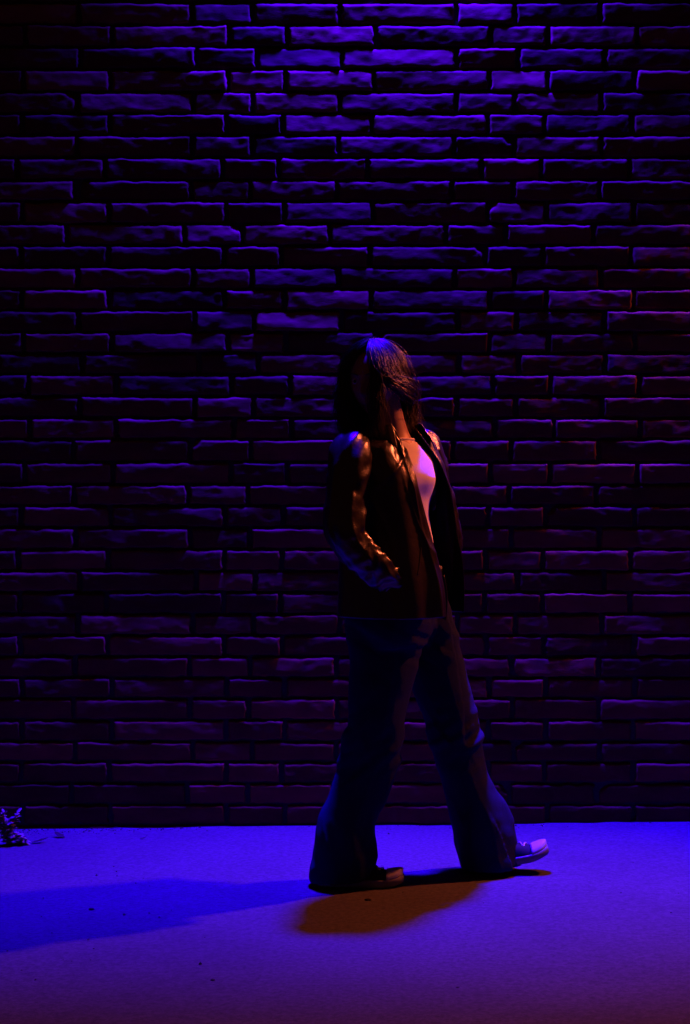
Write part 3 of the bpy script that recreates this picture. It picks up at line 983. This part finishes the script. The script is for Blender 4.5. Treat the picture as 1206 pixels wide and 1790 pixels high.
# ---- hair
def make_hair():
    hr = np.random.default_rng(21)
    parts_V, parts_F, off = [], [], 0
    a3 = np.array([0, 2 * math.pi / 3, 4 * math.pi / 3])
    def strand(P, rad):
        nonlocal off
        n = len(P)
        T = np.gradient(P, axis=0)
        T /= np.linalg.norm(T, axis=1)[:, None] + 1e-9
        A = np.cross(T, np.array([0.3, 0.9, 0.2]))
        A /= np.linalg.norm(A, axis=1)[:, None] + 1e-9
        B = np.cross(A, T)
        r = rad * np.clip(np.linspace(1.3, 0.1, n) * 2.2, 0.12, 1.0)
        V = P[:, None] + r[:, None, None] * (np.cos(a3)[None, :, None] * A[:, None] + np.sin(a3)[None, :, None] * B[:, None])
        parts_V.append(V.reshape(-1, 3))
        parts_F.append(grid_faces(n, 3, True, off))
        off += n * 3
    n = 26
    clumps = 150
    for k in range(clumps):
        phi0 = (k + hr.random()) / clumps * 2 * math.pi - math.pi       # 0 = front, + = right of picture
        th0 = hr.uniform(0.04, 0.5)
        layer = hr.uniform(0.02, 0.17) if phi0 < 0.3 else hr.uniform(0.02, 0.11)
        z_end0 = hr.normal(0, 0.018)
        wav, wph = hr.uniform(0.003, 0.013), hr.uniform(0, 6.3)
        for q in range(40):
            phi = phi0 + hr.normal() * 0.05
            lay = layer + hr.normal() * 0.022
            t = np.linspace(0, 1, n)
            # curtain parting: hair over the face is swept to its side
            side = 1.0 if phi > 0.10 else -1.0
            open_ = 0.46 if side > 0 else 0.92
            end_phi = side * max(abs(phi), open_ + 0.25 * hr.random()) if abs(phi) < 1.3 else phi
            late = 0.62 < end_phi < 2.3                   # leaves the neck free: swept behind the far shoulder below the jaw
            back_phi = 2.5 + (end_phi - 0.62) * 0.30
            along = np.clip(t / 0.38, 0, 1)
            ph = phi + (end_phi - phi) * np.clip(along * 1.25, 0, 1) ** 0.8
            if late:
                ph = phi + (end_phi - phi) * along + (back_phi - end_phi) * np.clip((t - 0.30) / 0.36, 0, 1) ** 1.3
            th = th0 + (1.62 - th0) * along
            R_ = 1.0 + lay * (0.5 + 0.5 * along)
            sx = 0.080 * np.sin(th) * np.sin(ph) * R_
            fx = np.where(np.cos(ph) > 0, 0.096, 0.106) * np.sin(th) * np.cos(ph) * R_
            ux = 0.112 * np.cos(th) * R_ + 0.004
            P = HEAD_C + sx[:, None] * HS + fx[:, None] * HF + ux[:, None] * HU
            fall = np.clip((t - 0.38) / 0.62, 0, 1)
            zend = zpy(756) + z_end0 + hr.normal() * 0.010 - (0.025 if abs(end_phi) > 2 else 0)
            P[:, 2] = P[:, 2] * (1 - fall ** 1.05) + zend * fall ** 1.05
            # drift: hair on the right swings back a little, the curtain drops in front of the collar
            radial = P - HEAD_C
            radial[:, 2] = 0
            P += radial * (0.10 * np.sin(fall * 2.6) - 0.16 * fall)[:, None]
            P[:, 0] += fall ** 2 * 0.026 * (1 if abs(end_phi) > 1.2 and end_phi > 0 else 0.4 if end_phi > 0 else -0.006)
            if late:
                P[:, 0] += fall * 0.026
                P[:, 1] += fall * 0.03
            w_ = wav * np.sin(wph + fall * 8 + hr.normal() * 0.45) * np.clip(fall * 3, 0, 1)
            P[:, 0] += w_
            P[:, 1] += w_ * 0.6
            P += (hr.normal(size=3) * (0.0045 if q < 27 else 0.013))[None] * np.clip(t * 2, 0, 1)[:, None]
            strand(P, hr.uniform(0.0005, 0.0010))
        # stray hairs
    # scalp underlayer so no skin shows between strands
    nt_, np_ = 40, 72
    th = np.linspace(0.02, 1.75, nt_)[:, None]
    ph = np.linspace(-math.pi, math.pi, np_, endpoint=False)[None, :]
    hairline = np.where(np.abs(ph) < 1.25, 0.62 + 0.55 * np.abs(ph) ** 1.6, 1.75)
    th = th / 1.75 * np.minimum(hairline, 1.75)
    sx = 0.0785 * np.sin(th) * np.sin(ph)
    fx = np.where(np.cos(ph) > 0, 0.0945, 0.1045) * np.sin(th) * np.cos(ph)
    ux = 0.112 * np.cos(th) + 0 * ph
    P = HEAD_C + sx[..., None] * HS + fx[..., None] * HF + ux[..., None] * HU
    P = P + (0.0015 * vn(P[..., 0] * 90, P[..., 1] * 90, P[..., 2] * 90))[..., None]
    V = np.vstack(parts_V)
    F = np.vstack(parts_F)
    Vs = P.reshape(-1, 3)
    Fs = grid_faces(nt_, np_, True, len(V))
    plink('hair', mesh_from('hair', np.vstack([V, Vs]), np.vstack([F, Fs])), M['hair'])
make_hair()

# ---- canvas sneakers
def make_shoe(heel, pitch, yaw):
    """heel = ground point under the heel; shoe points along +x, turned by yaw, toe raised by pitch"""
    L = 0.252
    cp, sp, cy, sy = math.cos(pitch), math.sin(pitch), math.cos(yaw), math.sin(yaw)
    def X(P):
        P = np.asarray(P, float)
        x, y, z = P[..., 0], P[..., 1], P[..., 2]
        x, z = x * cp - z * sp, x * sp + z * cp
        return np.stack([x * cy - y * sy, x * sy + y * cy, z], -1) + heel
    ts = np.array([0, 0.02, 0.06, 0.15, 0.35, 0.55, 0.72, 0.82, 0.90, 0.95, 0.98, 1.0])
    hw = np.array([0.010, 0.020, 0.028, 0.034, 0.033, 0.039, 0.044, 0.042, 0.035, 0.027, 0.018, 0.006])
    toe_spring = lambda t: 0.012 * np.clip((t - 0.72) / 0.28, 0, 1) ** 2
    tt = (1 - np.cos(np.linspace(0, math.pi, 48))) / 2
    hh = np.interp(tt, ts, hw)
    hh = np.convolve(np.pad(hh, 1, mode='edge'), np.ones(3) / 3, 'valid')
    a = np.linspace(0, 2 * math.pi, 28, endpoint=False)
    def outline(g):      # plan outline as closed curve
        up_ = np.stack([tt * L, hh + g], -1)
        lo_ = np.stack([tt[::-1] * L, -(hh + g)[::-1]], -1)
        o_ = np.vstack([up_, lo_])
        o_[:, 0] = (o_[:, 0] - L / 2) * (1 + 2 * g / L) + L / 2
        return o_
    def slab(levels):
        rings = []
        for g, z in levels:
            o_ = outline(g)
            rings.append(np.column_stack([o_, z + toe_spring(o_[:, 0] / L)]))
        return loft(X(np.array(rings)))
    root = plink('shoe', mesh_from('upper', *shoe_upper(X, tt, hh, L, toe_spring)), M['canvas'])
    link('sole', mesh_from('sole', *slab([(-0.004, 0.0), (0.002, 0.002), (0.0025, 0.012), (0.0025, 0.021), (0.0, 0.024), (-0.004, 0.024)])), M['sole'], root)
    # toe cap: rounded shell over the front fifth
    nt_, na = 16, 22
    t = 0.80 + 0.198 * np.sin(np.linspace(0, math.pi / 2, nt_))
    rows = []
    for q in t:
        h_ = np.interp(q, tt, hh) + 0.0015
        top = 0.026 + toe_spring(q) + 0.019 * max(0.0, 1 - ((q - 0.80) / 0.2) ** 2) ** 0.6 + 0.001
        b = np.linspace(0, math.pi, na)
        rows.append(np.stack([np.full(na, q * L), h_ * np.cos(b), 0.020 + toe_spring(q) + (top - 0.020) * np.sin(b) ** 0.7], -1))
    link('toe_cap', mesh_from('toe_cap', *thick_sheet(X(np.array(rows)), 0.002)), M['rubber'], root)
    for k in range(5):
        q = 0.52 + 0.055 * k
        zt = np.interp(q, [0.4, 0.55, 0.8], [0.082, 0.066, 0.046]) + 0.003
        b = np.linspace(-1, 1, 8)
        pts = np.stack([np.full(8, q * L) + 0.006 * b * (-1) ** k, 0.019 * b, zt - 0.008 * b * b], -1)
        link('lace', mesh_from('lace', *tube(X(pts), [0.0024] * 8, 6, 0.7, steps=14)), M['cord'], root)
    return root

def shoe_upper(X, tt, hh, L, toe_spring):
    rings = []
    na = 30
    for q in np.linspace(0.01, 0.985, 34):
        h_ = np.interp(q, tt, hh) - 0.001
        top = np.interp(q, [0, 0.05, 0.2, 0.35, 0.45, 0.6, 0.8, 0.93, 1.0], [0.070, 0.098, 0.105, 0.10, 0.084, 0.063, 0.043, 0.036, 0.022]) + toe_spring(q)
        b = np.linspace(0, 2 * math.pi, na, endpoint=False)
        zc = 0.018
        y = h_ * np.sign(np.cos(b)) * np.abs(np.cos(b)) ** 0.8
        y = y * np.where(np.sin(b) > 0, 1 - 0.30 * np.sin(b) * (top > 0.07), 1)
        z = np.where(np.sin(b) > 0, zc + (top - zc) * np.sin(b), zc + 0.012 * np.sin(b))
        rings.append(np.stack([np.full(na, q * L), y, z], -1))
    P = np.array(rings)
    P[..., 1] += 0.0012 * vn(P[..., 0] * 60, P[..., 1] * 60, P[..., 2] * 60)
    return loft(X(P))

hx = xpx(557, NEAR_Y)
make_shoe(np.array([hx, NEAR_Y, gz(hx) + 0.001]), 0.0, math.radians(-3))
hx = xpx(818, FAR_Y)
make_shoe(np.array([hx, FAR_Y, gz(hx) + 0.002]), math.radians(11.0), math.radians(-2))
for o in list(person.children):
    pass

# ------------------------------------------------------------------ weed, dead leaves and stones on the pavement
def ground_pt(px, py):
    d = FPX * CAM_H / (py - HORIZON)
    x = (px - PW / 2) / FPX * d
    for _ in range(3):
        d = FPX * (CAM_H - gz(x)) / (py - HORIZON)
        x = (px - PW / 2) / FPX * d
    return np.array([x, d - CAM_D, gz(x)])

def leaf(base, direction, up, length, width, curl, seed):
    r = np.random.default_rng(seed)
    d = direction / np.linalg.norm(direction)
    s = np.cross(d, up)
    s /= np.linalg.norm(s) + 1e-9
    n = np.cross(s, d)
    t = np.linspace(0, 1, 8)
    wv = width * np.sin(np.pi * np.clip(t * 0.95 + 0.04, 0, 1)) ** 0.8 * (1 + 0.25 * np.sin(t * 17 + r.random() * 6))
    P = np.array([[base + d * length * tt_ + n * (curl * length * tt_ * tt_ + 0.35 * abs(k) * ww * 0.6) + s * k * ww for k in (-1, -0.4, 0, 0.4, 1)] for tt_, ww in zip(t, wv)])
    return thick_sheet(P, 0.0008)

def make_weed(px, py, height, nst, spread, label, seed):
    c = ground_pt(px, py)
    root = empty('weed', tuple(c), label, 'weed', 'weeds at the foot of the wall')
    r = np.random.default_rng(seed)
    for k in range(nst):
        az = r.uniform(0, 2 * math.pi)
        lean = r.uniform(0.1, 1.0) * spread
        tip = np.array([math.cos(az) * lean, math.sin(az) * lean * 0.6, height * r.uniform(0.35, 1.0)])
        path = [np.zeros(3), tip * np.array([0.35, 0.35, 0.5]), tip]
        parts = [tube(path, [0.0022, 0.0016, 0.0009], 6, steps=10)]
        pth = crom(np.array(path), 12)
        for j in range(3, 12):
            for sgn in (1, -1):
                aa = az + sgn * r.uniform(0.6, 1.7)
                d = np.array([math.cos(aa), math.sin(aa), r.uniform(-0.1, 0.7)])
                parts.append(leaf(pth[j], d, np.array([0, 0, 1.0]), r.uniform(0.014, 0.034), r.uniform(0.004, 0.009), r.uniform(-0.4, 0.2), int(r.integers(1e6))))
        link('stem', mesh_from('stem', *merge(parts)), M['weed'], root)
make_weed(12, 1478, 0.115, 9, 0.07, 'taller bushy weed at the left edge by the wall foot', 31)
make_weed(44, 1476, 0.045, 6, 0.06, 'low flat weed just right of the taller one', 37)

def dry_leaf(px, py, size, az, label, seed):
    c = ground_pt(px, py)
    r = np.random.default_rng(seed)
    V, F = leaf(np.array([-math.cos(az) * size / 2, -math.sin(az) * size / 2, 0.004]), np.array([math.cos(az), math.sin(az), 0.05]),
                np.array([0, 0, 1.0]), size, size * 0.24, 0.22, seed)
    o = link('dry_leaf', mesh_from('dry_leaf', V, F), M['dryleaf'])
    o.location = tuple(c)
    tag(o, label, 'leaf', 'dead leaves on the pavement')
dry_leaf(104, 1464, 0.050, 2.4, 'curled dark dead leaf on the pavement right of the weeds', 3)
dry_leaf(70, 1474, 0.055, 0.2, 'long dark dead leaf lying beside the low weed', 5)
dry_leaf(198, 1451, 0.030, 0.1, 'small dead leaf against the wall foot, right of the weeds', 8)
dry_leaf(250, 1468, 0.022, 0.0, 'tiny flat dead leaf on the violet pavement near the wall', 9)

def stone(px, py, size, label, seed):
    c = ground_pt(px, py)
    r = np.random.default_rng(seed)
    th = np.linspace(0.1, math.pi - 0.1, 7)
    a = np.linspace(0, 2 * math.pi, 10, endpoint=False)
    rings = np.array([[(math.sin(t) * math.cos(q) * size * (1 + 0.2 * r.normal() * 0.6), math.sin(t) * math.sin(q) * size * 0.8, math.cos(t) * size * 0.42 * (1 + 0.1 * r.normal()))
                       for q in a] for t in th])
    o = link('stone', mesh_from('stone', *loft(rings)), M['stone'])
    o.location = (c[0], c[1], c[2] + size * 0.25)
    tag(o, label, 'stone', 'small stones on the pavement')
stone(160, 1590, 0.008, 'small stone lying inside the blue shadow', 1)
stone(643, 1574, 0.009, 'small stone lying in the amber patch before the feet', 2)
stone(372, 1714, 0.006, 'flat small stone on the near pavement left of centre', 3)
stone(800, 1727, 0.0045, 'small stone on the near pavement right of centre', 4)

def make_grit():
    r = np.random.default_rng(77)
    V, F, off = [], [], 0
    base = np.array([(1, 0, 0), (-0.5, 0.87, 0), (-0.5, -0.87, 0), (0.1, 0, 0.8), (0, 0, -0.3)])
    tri = np.array([(0, 1, 3), (1, 2, 3), (2, 0, 3), (1, 0, 4), (2, 1, 4), (0, 2, 4)])
    for k in range(650):
        x = r.uniform(-1.6, 1.6) if r.random() < 0.55 else r.uniform(-1.5, -0.5)
        y = -0.022 - abs(r.normal()) * 0.05 if r.random() < 0.75 else r.uniform(-1.9, -0.1)
        s = abs(r.normal()) * 0.0016 + 0.0012
        a = r.uniform(0, 6.3)
        q = base * s * r.uniform(0.6, 1.4, size=(5, 3))
        q = np.stack([q[:, 0] * math.cos(a) - q[:, 1] * math.sin(a), q[:, 0] * math.sin(a) + q[:, 1] * math.cos(a), q[:, 2]], -1)
        V.append(q + np.array([x, y, gz(x) + s * 0.2]))
        F.append(tri + off)
        off += 5
    o = link('grit', mesh_from('grit', np.vstack(V), np.vstack(F), False), M['stone'])
    o['kind'] = 'stuff'
    o['label'] = 'dark grit gathered along the foot of the brick wall'
make_grit()
